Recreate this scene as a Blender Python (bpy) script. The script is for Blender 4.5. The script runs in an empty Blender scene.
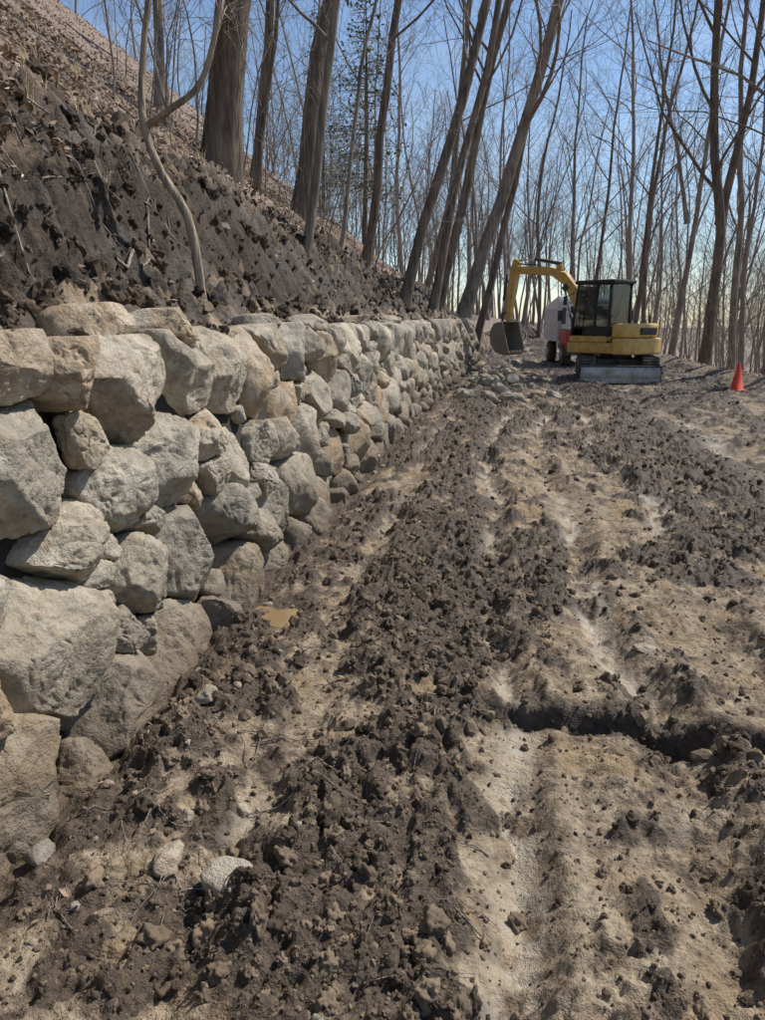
import bpy, math, random, numpy as np, bmesh, time
from mathutils import Vector, Matrix, Euler
T0 = time.time()
random.seed(7)
scene = bpy.context.scene
scene.view_settings.view_transform = 'Standard'
scene.view_settings.look = 'None'
scene.view_settings.exposure = 0

# ---------------------------------------------------------------- noise
def _hash(n):
    n = n & 0xFFFFFFFF
    n = ((n ^ (n >> 13)) * 1274126177) & 0xFFFFFFFF
    n = n ^ (n >> 16)
    n = (n * 668265263) & 0xFFFFFFFF
    n = n ^ (n >> 15)
    return (n & 0xFFFFFF) / float(0xFFFFFF)
def h2(ix, iy, seed):
    return _hash(ix * 374761393 + iy * 668265263 + seed * 144269504)
def h3(ix, iy, iz, seed):
    return _hash(ix * 374761393 + iy * 668265263 + iz * 1103515245 + seed * 144269504)
def vn2(x, y, seed=0):
    ix = np.floor(x).astype(np.int64); iy = np.floor(y).astype(np.int64)
    fx = x - ix; fy = y - iy
    fx = fx * fx * (3 - 2 * fx); fy = fy * fy * (3 - 2 * fy)
    a = h2(ix, iy, seed); b = h2(ix + 1, iy, seed); c = h2(ix, iy + 1, seed); d = h2(ix + 1, iy + 1, seed)
    return (a * (1 - fx) + b * fx) * (1 - fy) + (c * (1 - fx) + d * fx) * fy
def fbm2(x, y, o=4, seed=0, g=0.5):
    s = 0; a = 1; t = 0
    for k in range(o):
        s = s + a * vn2(x, y, seed + k * 17); t += a; a *= g
        x, y = (x * 1.6 - y * 1.2) + 13.7, (x * 1.2 + y * 1.6) + 5.1
    return s / t
def vn3(p, seed=0):
    i = np.floor(p).astype(np.int64); f = p - i; f = f * f * (3 - 2 * f)
    r = 0
    for dx in (0, 1):
        wx = f[:, 0] if dx else 1 - f[:, 0]
        for dy in (0, 1):
            wy = f[:, 1] if dy else 1 - f[:, 1]
            for dz in (0, 1):
                wz = f[:, 2] if dz else 1 - f[:, 2]
                r = r + wx * wy * wz * h3(i[:, 0] + dx, i[:, 1] + dy, i[:, 2] + dz, seed)
    return r
def fbm3(p, o=4, seed=0, g=0.5):
    s = 0; a = 1; t = 0
    for k in range(o):
        s = s + a * vn3(p, seed + k * 13); t += a; a *= g; p = p * 2.03 + 7.3
    return s / t
def worley_bump(x, y, cell, seed):
    gx = x / cell; gy = y / cell
    ix = np.floor(gx).astype(np.int64); iy = np.floor(gy).astype(np.int64)
    best = np.zeros_like(gx)
    for dx in (-1, 0, 1):
        for dy in (-1, 0, 1):
            jx = ix + dx; jy = iy + dy
            cx = jx + h2(jx, jy, seed); cy = jy + h2(jx, jy, seed + 1)
            rr = 0.3 + 0.6 * h2(jx, jy, seed + 2)
            d2 = ((gx - cx) ** 2 + (gy - cy) ** 2) / (rr * rr)
            best = np.maximum(best, np.sqrt(np.clip(1 - d2, 0, 1)) * rr)
    return best
def sst(a, b, x):
    t = np.clip((x - a) / (b - a), 0, 1); return t * t * (3 - 2 * t)
def gau(x, c, w):
    return np.exp(-((x - c) / w) ** 2)

# ---------------------------------------------------------------- terrain
BATTER = 0.13
def wall_x(y):
    return -1.45 + 0.5 * (np.clip(y - 12, 0, 40) / 14.0) ** 2
def wall_h(y):
    return 1.56 + 0.005 * np.clip(y, 0, 30)
WALL_END = 27.0
def wobble(x, y):
    return (fbm2(y * 0.45 + 3, x * 0.2, 2, 5) - 0.5) * 0.5 + (fbm2(y * 2.2, x * .5, 2, 6) - .5) * .10
def masks(x, y):
    n = fbm2(x * 1.9, y * 1.2, 4, 31)
    S = fbm2(x * 2.6 + 4, y * 0.42, 3, 41)
    n2 = fbm2(x * 6.5, y * 5.0, 4, 77, .6)
    xx = x + wobble(x, y)
    b = 1.0 * gau(xx, -0.36, 0.30) + 1.1 * gau(xx, 2.0, 0.6) * sst(3.4, 4.6, y) + .6 * gau(xx, 0.42, 0.16) * (1 - sst(1.9, 2.4, y))
    b += .7 * gau(xx, 3.9, 0.6) + .6 * gau(xx, 0.15, 0.45) * sst(5, 8, y) + .4 * gau(xx, 5.3, .3) + .6 * gau(xx, 1.0, 0.35) * (1 - sst(2.5, 3.0, y))
    b -= .9 * gau(xx, 0.62, 0.18) * sst(2.9, 3.6, y) + .7 * gau(xx, -1.0, .3) * (1 - sst(2.6, 3.6, y)) + .35 * gau(xx, 1.3, .2) * sst(3, 4, y)
    b -= .4 * gau(xx, .02, .12)
    v = .34 * S + .30 * n + .36 * n2 + .13 * b
    clod = sst(.47, .60, v)
    dry = np.clip(1.0 - 1.0 * sst(.42, .60, v + (n2 - .5) * .25) + (fbm2(x * 14, y * 14, 3, 78) - .5) * .8, 0, 1)
    return clod, dry
def pale_mask(x, y):
    xx = x + wobble(x, y)
    m = gau(xx, .62, .085) * sst(2.9, 3.5, y) + .8 * gau(xx, .02, .07) + .8 * gau(xx, 1.3, .1) * sst(4, 6, y) + .45 * gau(xx, .7, .28) * (1 - sst(2.2, 2.7, y)) + .8 * gau(xx, 2.9, .16) + .5 * gau(xx, -.82, .07)
    br = sst(.45, .57, fbm2(x * 2.8, y * 1.3, 4, 52)) * sst(.34, .52, fbm2(x * 16, y * 10, 3, 53))
    return np.clip(m * br, 0, 1)
def base_h(x, y):
    xw = wall_x(y) - 0.30
    s = np.clip(xw - x, 0, None)
    hw = wall_h(y) * (1 - sst(27.2, 30.5, y))
    bh = 1.0 - 0.55 * sst(6, 24, y)
    hump = 0.6 * (fbm2(y * 0.25, x * 0.25, 3, 91) - 0.5) * sst(0.8, 3, s)
    nose = 1 - .85 * sst(24, 50, y)
    hill = hw - 0.09 + 0.05 * s + bh * sst(0.5, 1.3, s) + nose * (0.72 * np.clip(s - 1.0, 0, 30) + 0.25 * np.clip(s - 31, 0, 200))
    hill = hill + hump
    on = sst(0.0, 0.06, xw - x)
    edge = 6.1 + 0.4 * (fbm2(y * 0.3, x * 0, 2, 14) - 0.5)
    right = 0.22 * gau(x, edge + 0.25, 0.5) - 0.42 * np.clip(x - edge - 0.8, 0, 22) - 0.05 * np.clip(x - edge - 23, 0, 60)
    right = right + 0.35 * (fbm2(x * 0.3, y * 0.3, 3, 55) - 0.5) * sst(6, 9, x)
    z = np.where(xw - x > 0, hill * on, right)
    z = z + 0.9 * sst(34, 70, y) * (x < 12)
    return z, on * (xw - x > 0), s
puds = [(-1.17, 3.85, .15)]
def terrain(x, y):
    x = np.asarray(x, float); y = np.asarray(y, float)
    z, on, s = base_h(x, y)
    clod, dry = masks(x, y)
    pud = np.zeros_like(x)
    for (a, b_, r) in puds: pud = np.maximum(pud, np.exp(-(((x - a) / r) ** 2 + ((y - b_) / (r * 1.5)) ** 2)))
    pale = pale_mask(x, y)
    clod = clod * (1 - np.clip(pud * 1.6, 0, 1)) * (1 - .85 * pale)
    road = 1 - on
    rr = road * (1 - sst(5.7, 6.6, x))
    xx = x + wobble(x, y)
    md = .35 + 1.1 * sst(.35, .6, fbm2(x * .8, y * 1.1, 3, 88))
    r = md * (-0.05 * gau(xx, 0.62, 0.11) + 0.035 * gau(xx, 0.82, 0.07) - 0.045 * gau(xx, 0.02, 0.09) + .02 * gau(xx, .18, .05) - 0.06 * gau(xx, 2.9, 0.2) + 0.04 * gau(xx, 2.45, 0.15)
        - 0.03 * gau(xx, 4.5, .2) + 0.02 * gau(xx, -0.66, 0.1) - .03 * gau(xx, -.82, .08) - .04 * gau(xx, 1.3, .1) + .03 * gau(xx, 1.48, .06))
    r += -0.05 * gau(x, wall_x(y) + 0.02, 0.14)
    r += 0.09 * (fbm2(x * 1.5, y * 1.3, 4, 3) - 0.5)
    yc = 2.90 - 0.13 * (x - 0.4) + 0.10 * (fbm2(x * 4, y * 0 + 2, 3, 9) - 0.5)
    inx = sst(-0.25, 0.05, x) * (1 - sst(1.5, 1.9, x))
    dyc = yc - y + .02 * (fbm2(x * 18, y * 18, 2, 92) - .5)
    prof = np.where(dyc > -.03, np.exp(-(np.clip(dyc, 0, 9) / 0.10) ** 2), 0.0) * sst(-0.03, 0.012, dyc)
    nrut = np.exp(-((dyc - .02) / .12) ** 2) * inx
    r += -0.095 * prof * inx + 0.02 * gau(y, yc + 0.08, 0.08) * inx
    z = z + r * rr
    nf = fbm2(x * 9, y * 9, 5, 21, .62)
    wx = x + 0.06 * (fbm2(x * 14, y * 14, 2, 61) - .5); wy = y + 0.06 * (fbm2(x * 14 + 9, y * 14, 2, 62) - .5)
    w1 = worley_bump(wx, wy, 0.12, 100); w2 = worley_bump(wx, wy, 0.058, 200); w3 = worley_bump(wx, wy, 0.03, 300)
    c = 0.052 * w1 + 0.040 * w2 + 0.030 * w3
    pres = .45 + 1.1 * fbm2(x * 3, y * 3, 3, 85)
    z = z + rr * clod * c * pres
    mid = sst(.42, .58, fbm2(x * 3.2, y * 2.2, 4, 19)) * (1 - pale)
    z = z + rr * (1 - clod) * ((0.024 * w2 + .02 * w3) * mid + 0.055 * (nf - 0.5) * (1 - .6 * pale)) * (1 - np.clip(pud, 0, 1))
    gm = np.abs(((y / 0.075 + 1.2 * vn2(x * 3, y * 2, 8)) % 1.0) - 0.5) * 2
    band = (gau(xx, 0.32, 0.11) + gau(xx, 1.08, 0.14) + gau(xx, 0.02, .09) + gau(xx, .62, .09) * .6 + gau(xx, 3.2, 0.2) * 1.3 + gau(xx, 1.75, .15) + gau(xx, -.85, .1) * .7)
    z = z + rr * (1 - clod) * (1 - nrut) * np.clip(band, 0, 1) * 0.022 * sst(0.3, 0.7, gm) * sst(0.44, 0.56, fbm2(x * 1.3, y * 1.1, 2, 44)) * (.5 + .8 * w1)
    z = z - .05 * pud
    bank = on * sst(0.1, 0.4, s) * (1 - sst(1.6, 2.3, s))
    z = z + bank * (c * 2.6 + 0.6 * (fbm2(x * 2.2, y * 2.2, 4, 66) - 0.5))
    z = z + on * sst(1.6, 2.4, s) * 0.16 * (fbm2(x * 2.5, y * 2.5, 4, 67) - 0.5)
    z = z + on * (1 - sst(.1, .4, s)) * c * .4
    z = z + sst(6.0, 6.8, x) * 0.1 * (nf - 0.5)
    return z
def T(x, y):
    return float(terrain(np.array([x]), np.array([y]))[0])

# ---------------------------------------------------------------- mesh helper
def np_mesh(name, V, quads=None, tris=None, smooth=True, attrs=None):
    me = bpy.data.meshes.new(name)
    V = np.asarray(V, np.float32)
    me.vertices.add(len(V)); me.vertices.foreach_set('co', V.ravel())
    loops = []; totals = []
    if quads is not None and len(quads):
        loops.append(np.asarray(quads, np.int32).ravel()); totals.append(np.full(len(quads), 4, np.int32))
    if tris is not None and len(tris):
        loops.append(np.asarray(tris, np.int32).ravel()); totals.append(np.full(len(tris), 3, np.int32))
    loops = np.concatenate(loops); totals = np.concatenate(totals)
    starts = np.concatenate([[0], np.cumsum(totals)[:-1]]).astype(np.int32)
    me.loops.add(len(loops)); me.loops.foreach_set('vertex_index', loops)
    me.polygons.add(len(totals)); me.polygons.foreach_set('loop_start', starts)
    try: me.polygons.foreach_set('loop_total', totals)
    except Exception: pass
    me.polygons.foreach_set('use_smooth', np.full(len(totals), smooth, dtype=bool))
    me.update(calc_edges=True)
    if attrs:
        for k, a in attrs.items():
            at = me.attributes.new(k, 'FLOAT', 'POINT'); at.data.foreach_set('value', np.asarray(a, np.float32))
    return me
def add_obj(name, me, mat=None, parent=None):
    ob = bpy.data.objects.new(name, me); scene.collection.objects.link(ob)
    if mat: me.materials.append(mat)
    if parent: ob.parent = parent
    return ob
def empty(name, loc=(0, 0, 0), rotz=0, parent=None):
    e = bpy.data.objects.new(name, None); scene.collection.objects.link(e)
    e.location = loc; e.rotation_euler = (0, 0, rotz); e.empty_display_size = 0.3
    if parent: e.parent = parent
    return e

# ---------------------------------------------------------------- materials
class NT:
    def __init__(s, name):
        s.m = bpy.data.materials.new(name); s.m.use_nodes = True
        s.t = s.m.node_tree; s.n = s.t.nodes; s.l = s.t.links
        s.b = s.n['Principled BSDF']; s.out = s.n['Material Output']
        s.tc = s.n.new('ShaderNodeTexCoord')
    def set(s, sock, v):
        if isinstance(v, bpy.types.NodeSocket): s.l.new(v, sock)
        else: sock.default_value = v
    def noise(s, scale, detail=4, rough=0.55, vec=None, stretch=None):
        n = s.n.new('ShaderNodeTexNoise'); n.inputs['Scale'].default_value = scale
        n.inputs['Detail'].default_value = detail; n.inputs['Roughness'].default_value = rough
        v = vec or s.tc.outputs['Object']
        if stretch:
            mp = s.n.new('ShaderNodeMapping'); mp.inputs['Scale'].default_value = stretch; s.l.new(v, mp.inputs[0]); v = mp.outputs[0]
        s.l.new(v, n.inputs['Vector']); return n.outputs['Fac']
    def voro(s, scale, feature='F1', out='Distance'):
        n = s.n.new('ShaderNodeTexVoronoi'); n.feature = feature; n.inputs['Scale'].default_value = scale
        s.l.new(s.tc.outputs['Object'], n.inputs['Vector']); return n.outputs[out]
    def attr(s, name):
        n = s.n.new('ShaderNodeAttribute'); n.attribute_name = name; return n.outputs['Fac']
    def rng(s, v, a, b, c=0.0, d=1.0):
        n = s.n.new('ShaderNodeMapRange'); s.l.new(v, n.inputs[0])
        n.inputs[1].default_value = a; n.inputs[2].default_value = b; n.inputs[3].default_value = c; n.inputs[4].default_value = d
        return n.outputs[0]
    def math(s, op, a, b=0.0):
        n = s.n.new('ShaderNodeMath'); n.operation = op; s.set(n.inputs[0], a); s.set(n.inputs[1], b); return n.outputs[0]
    def mix(s, f, a, b, mode='MIX'):
        n = s.n.new('ShaderNodeMix'); n.data_type = 'RGBA'; n.blend_type = mode
        s.set(n.inputs[0], f)
        s.set(n.inputs[6], a if isinstance(a, bpy.types.NodeSocket) else (*a, 1)); s.set(n.inputs[7], b if isinstance(b, bpy.types.NodeSocket) else (*b, 1))
        return n.outputs[2]
    def hsum(s, *pairs):
        r = None
        for (v, k) in pairs:
            t = s.math('MULTIPLY', v, k); r = t if r is None else s.math('ADD', r, t)
        return r
    def bump(s, h, dist, strength=1.0, prev=None):
        n = s.n.new('ShaderNodeBump'); n.inputs['Strength'].default_value = strength; n.inputs['Distance'].default_value = dist
        s.l.new(h, n.inputs['Height'])
        if prev: s.l.new(prev, n.inputs['Normal'])
        return n.outputs[0]
    def objrand(s):
        return s.n.new('ShaderNodeObjectInfo').outputs['Random']
    def fin(s, col, rough=0.8, normal=None, spec=0.3, metal=0.0):
        s.set(s.b.inputs['Base Color'], col if isinstance(col, bpy.types.NodeSocket) else (*col, 1))
        s.set(s.b.inputs['Roughness'], rough); s.b.inputs['Specular IOR Level'].default_value = spec
        s.b.inputs['Metallic'].default_value = metal
        if normal: s.l.new(normal, s.b.inputs['Normal'])
        return s.m

def mat_ground():
    k = NT('ground_soil')
    dry = k.attr('dry'); leaf = k.attr('leaf'); bankm = k.attr('bank'); pale = k.attr('pale')
    n1 = k.noise(2.2, 4); n2 = k.noise(34, 4, .7); n3 = k.noise(150, 3, .7); n4 = k.noise(8, 5, .7)
    dark = k.mix(k.rng(n2, .35, .7), (0.050, 0.035, 0.024), (0.14, 0.10, 0.066))
    tan = k.mix(k.rng(n4, .38, .62), (0.22, 0.158, 0.10), (0.42, 0.335, 0.23))
    tan = k.mix(k.rng(n2, .48, .66, 0, .75), tan, (0.13, 0.094, 0.061))
    tan = k.mix(k.rng(n3, .5, .66, 0, .3), tan, (0.12, 0.088, 0.058))
    tan = k.mix(k.rng(n1, .5, .66, 0, .5), tan, (0.35, 0.225, 0.11))
    f = k.math('ADD', dry, k.math('MULTIPLY', k.math('SUBTRACT', n4, .5), 1.8))
    f = k.math('ADD', f, k.math('MULTIPLY', k.math('SUBTRACT', n2, .5), 1.1))
    f = k.rng(f, .36, .90)
    mud = k.mix(f, dark, tan)
    plc = k.mix(k.rng(n4, .4, .6), (.58, .51, .40), (.40, .325, .225))
    mud = k.mix(k.math('MULTIPLY', pale, .9), mud, plc)
    lf = k.mix(k.rng(k.voro(22, out='Color'), 0, 1), (0.21, 0.14, 0.10), (0.43, 0.32, 0.235))
    lf = k.mix(k.rng(n2, .4, .65), lf, (0.14, 0.10, 0.075))
    lf = k.mix(k.rng(n1, .5, .68, 0, .5), lf, (0.12, 0.09, 0.065))
    bk = k.mix(k.rng(n2, .35, .7), (0.024, 0.018, 0.014), (0.095, 0.068, 0.047))
    bk = k.mix(k.rng(n1, .55, .68, 0, .8), bk, (0.24, 0.175, 0.115))
    c = k.mix(bankm, mud, bk); c = k.mix(leaf, c, lf)
    h = k.hsum((n2, .028), (n3, .006), (n4, .02))
    r = k.math('SUBTRACT', k.rng(f, 0, 1, .62, .92), k.math('MULTIPLY', pale, .35))
    return k.fin(c, r, k.bump(h, 1.0, .9), .35)
def mat_rock(name='rock', muddy=True, dk=1.0):
    k = NT(name)
    t = k.attr('tint'); t2 = k.attr('tint2')
    n1 = k.noise(3.5, 4, .6); n2 = k.noise(24, 4, .7); n3 = k.noise(110, 3, .7); n4 = k.noise(9, 6, .72)
    m_ = lambda c: tuple(v * dk for v in c)
    c = k.mix(t, m_((0.29, 0.262, 0.215)), m_((0.41, 0.345, 0.25)))
    c = k.mix(k.rng(t2, .60, .9, 0, .8), c, m_((0.41, 0.275, 0.155)))
    c = k.mix(k.rng(t2, .25, .05, 0, .6), c, m_((0.20, 0.188, 0.165)))
    c = k.mix(k.rng(n1, .45, .60, 0, .7), c, m_((0.56, 0.495, 0.385)))
    c = k.mix(k.rng(n4, .50, .64, 0, .65), c, m_((0.18, 0.145, 0.105)))
    c = k.mix(k.rng(n3, .5, .66, 0, .25), c, m_((0.12, 0.11, 0.095)))
    c = k.mix(k.rng(n3, .45, .3, 0, .2), c, m_((0.58, 0.54, 0.47)))
    c = k.mix(k.rng(n2, .52, .7, 0, .6), c, m_((0.30, 0.20, 0.11)))
    if muddy:
        geo = k.n.new('ShaderNodeSeparateXYZ'); k.l.new(k.tc.outputs['Object'], geo.inputs[0])
        m = k.math('ADD', geo.outputs[2], k.math('MULTIPLY', n4, 1.1))
        c = k.mix(k.rng(m, 1.25, .55, 0, .82), c, (0.145, 0.108, 0.072))
    h = k.hsum((n4, .035), (n2, .012), (n3, .003))
    return k.fin(c, .8, k.bump(h, 1.0, 1.0), .3)
def mat_bark(name, c1, c2):
    k = NT(name)
    r = k.objrand()
    n1 = k.noise(1.0, 4, .6, stretch=(16, 16, 1.6)); n2 = k.noise(1.3, 3)
    c = k.mix(k.rng(n1, .38, .62), c1, c2)
    c = k.mix(k.rng(n2, .5, .7, 0, .5), c, tuple(min(1, v * 1.4) for v in c2))
    c = k.mix(k.rng(r, 0, 1, 0, .4), c, (c1[0] * .8, c1[1] * .8, c1[2] * .8))
    return k.fin(c, .9, k.bump(n1, .05, 1.0), .15)
def mat_far(name, c1, c2):
    k = NT(name); c = k.mix(k.objrand(), c1, c2); n = k.noise(1.2, 1); c = k.mix(k.rng(n, .4, .6, 0, .3), c, tuple(v * .6 for v in c1)); return k.fin(c, .95, None, .1)
def mat_simple(name, col, rough=.5, metal=0, dirt=None, dirtamt=.5, spec=.5, bump=0.0):
    k = NT(name); n1 = k.noise(5, 4, .65); n2 = k.noise(40, 3, .7)
    c = k.mix(k.rng(n2, .3, .7, 0, .25), col, tuple(v * .7 for v in col))
    if dirt: c = k.mix(k.rng(n1, .42, .68, 0, dirtamt), c, dirt)
    nm = k.bump(n2, bump, .6) if bump else None
    return k.fin(c, k.rng(n1, .3, .7, rough, min(1, rough + .25)), nm, spec, metal)
def mat_attr2(name, a, b, rough=.8, third=None):
    k = NT(name); t = k.attr('tint'); c = k.mix(t, a, b); n = k.noise(30, 3)
    if third: c = k.mix(k.rng(k.attr('tint2'), .75, .9), c, third)
    c = k.mix(k.rng(n, .4, .7, 0, .4), c, tuple(v * .6 for v in a))
    return k.fin(c, rough, k.bump(n, .01, .6), .2)
def mat_glass(name):
    k = NT(name)
    tr = k.n.new('ShaderNodeBsdfTransparent'); tr.inputs[0].default_value = (.7, .76, .76, 1)
    gl = k.n.new('ShaderNodeBsdfGlossy'); gl.inputs['Roughness'].default_value = .03; gl.inputs[0].default_value = (.8, .85, .9, 1)
    fr = k.n.new('ShaderNodeFresnel'); fr.inputs[0].default_value = 1.6
    mx = k.n.new('ShaderNodeMixShader'); k.l.new(fr.outputs[0], mx.inputs[0]); k.l.new(tr.outputs[0], mx.inputs[1]); k.l.new(gl.outputs[0], mx.inputs[2])
    k.l.new(mx.outputs[0], k.out.inputs[0]); return k.m

M_GROUND = mat_ground(); M_ROCK = mat_rock('wall_stone'); M_PEB = mat_rock('loose_stone', False, .85)
M_BARK = mat_bark('bark', (0.095, 0.074, 0.057), (0.27, 0.215, 0.165))
M_BARKG = mat_bark('bark_grey', (0.14, 0.117, 0.096), (0.34, 0.285, 0.23))
M_BARK_HAZED = mat_far('bark_hazed', (0.18, 0.152, 0.13), (0.33, 0.28, 0.24))  # haze over the far trees put into a lighter, greyer bark colour

# ---------------------------------------------------------------- ground sheet
def arith(a, b, d): return np.arange(a, b, d)
def geom(a, b, d0, g):
    out = [a]; d = d0
    while out[-1] < b: out.append(out[-1] + d); d *= g
    return np.array(out)
cols = np.concatenate([-geom(5.2, 900, .06, 1.06)[::-1], arith(-5.15, -1.9, .035), arith(-1.9, 2.3, .0084), arith(2.3, 8.0, .027), geom(8.0, 900, .05, 1.08)])
rows = np.concatenate([-geom(-1.1, 300, .08, 1.16)[::-1], 1.1 * np.exp(np.arange(1, 685) * .0055), geom(49, 1500, .5, 1.1)])
cols = np.unique(cols); rows = np.unique(rows)
X, Y = np.meshgrid(cols, rows); xs = X.ravel(); ys = Y.ravel()
Z = terrain(xs, ys)
_, on_, s_ = base_h(xs, ys); clod_, dry_ = masks(xs, ys); pale_ = pale_mask(xs, ys) * (1 - on_)
yc_ = 2.90 - 0.13 * (xs - 0.4) + 0.10 * (fbm2(xs * 4, ys * 0 + 2, 3, 9) - 0.5)
rut_shade = np.exp(-((yc_ - .04 - ys) / .07) ** 2) * sst(-.2, 0, xs) * (1 - sst(1.5, 1.9, xs))
dry_ = dry_ * (1 - rut_shade) - .6 * rut_shade; pale_ = pale_ * (1 - rut_shade)  # cross-rut shadow painted in: soil colour darkened through the dry attribute
# damp strip of soil along the foot of the wall
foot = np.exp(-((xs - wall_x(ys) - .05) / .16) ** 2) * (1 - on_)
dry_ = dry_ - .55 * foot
leafn = fbm2(xs * 1.5, ys * 1.5, 4, 123)
leaf = on_ * sst(1.4, 2.1, s_ + (leafn - .5) * 2.2) + sst(6.0, 6.7, xs + (leafn - .5) * 1.2)
leaf = np.clip(leaf + sst(34, 40, ys) * (np.abs(xs - 2.5) > 2.2), 0, 1)
bank = on_ * sst(.3, .55, s_ + (leafn - .5) * .3)
R, C = X.shape
idx = np.arange(R * C).reshape(R, C)
q = np.stack([idx[:-1, :-1], idx[:-1, 1:], idx[1:, 1:], idx[1:, :-1]], -1).reshape(-1, 4)
add_obj('ground', np_mesh('ground', np.stack([xs, ys, Z], 1), q, attrs={'dry': dry_, 'leaf': leaf, 'bank': bank, 'pale': pale_}), M_GROUND)
print('ground verts', R * C, time.time() - T0)

# ---------------------------------------------------------------- retaining wall
def rings_topology(Rn, S):
    qs = []
    for r in range(Rn - 1):
        for j in range(S):
            a = 1 + r * S + j; b = 1 + r * S + (j + 1) % S
            qs.append((a, b, b + S, a + S))
    tr = [(0, 1 + (j + 1) % S, 1 + j) for j in range(S)]
    last = 1 + Rn * S; o = 1 + (Rn - 1) * S
    tr += [(last, o + j, o + (j + 1) % S) for j in range(S)]
    return np.array(qs), np.array(tr)
TOPO = {}
def make_stone(rfun, DF, Rn, S, rng, seed, e=.65, nf=6, amp=1.0, size=.2, cut=(.64, .9), steep=.35):
    if (Rn, S) not in TOPO: TOPO[(Rn, S)] = rings_topology(Rn, S)
    th = np.linspace(0, 2 * math.pi, S, endpoint=False)
    ph = np.linspace(0, math.pi, Rn + 2)[1:-1]
    r = rfun(th)
    s = np.sin(ph) ** e; c = np.sign(np.cos(ph)) * np.abs(np.cos(ph)) ** e
    P = np.stack([np.outer(s, r * np.cos(th)), np.outer(s, r * np.sin(th)), np.outer(c, np.full(S, DF))], -1).reshape(-1, 3)
    P = np.concatenate([[[0, 0, DF]], P, [[0, 0, -DF]]])
    L0 = np.linalg.norm(P, axis=1, keepdims=True); D = P / np.maximum(L0, 1e-6)
    Q = P + seed * 3.17
    for k in range(nf):
        n = rng.normal(0, 1, 3); n[2] = abs(n[2]) * .9 + steep; n /= np.linalg.norm(n)
        d = P @ n + (fbm3(Q * 7, 2, 40 + k) - .5) * .035 * size / .2; o = d.max() * rng.uniform(*cut)
        P = P - np.outer(np.clip(d - o, 0, None) * .98, n)
    w = P + 0.05 * (np.stack([vn3(Q * 9 + 3, 1), vn3(Q * 9 + 13, 2), vn3(Q * 9 + 23, 3)], 1) - .5)
    n1 = fbm3(Q * (1.1 / size), 3, 4) - .5
    n2 = np.abs(fbm3(w * 13 + seed, 3, 9) - .5)
    n3 = fbm3(Q * 36, 4, 5, .6) - .5
    disp = amp * (size * .17 * n1 - .11 * np.clip(.05 - n2, 0, 1) * 2.5 + .02 * n3)
    return P + D * disp[:, None]

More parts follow.
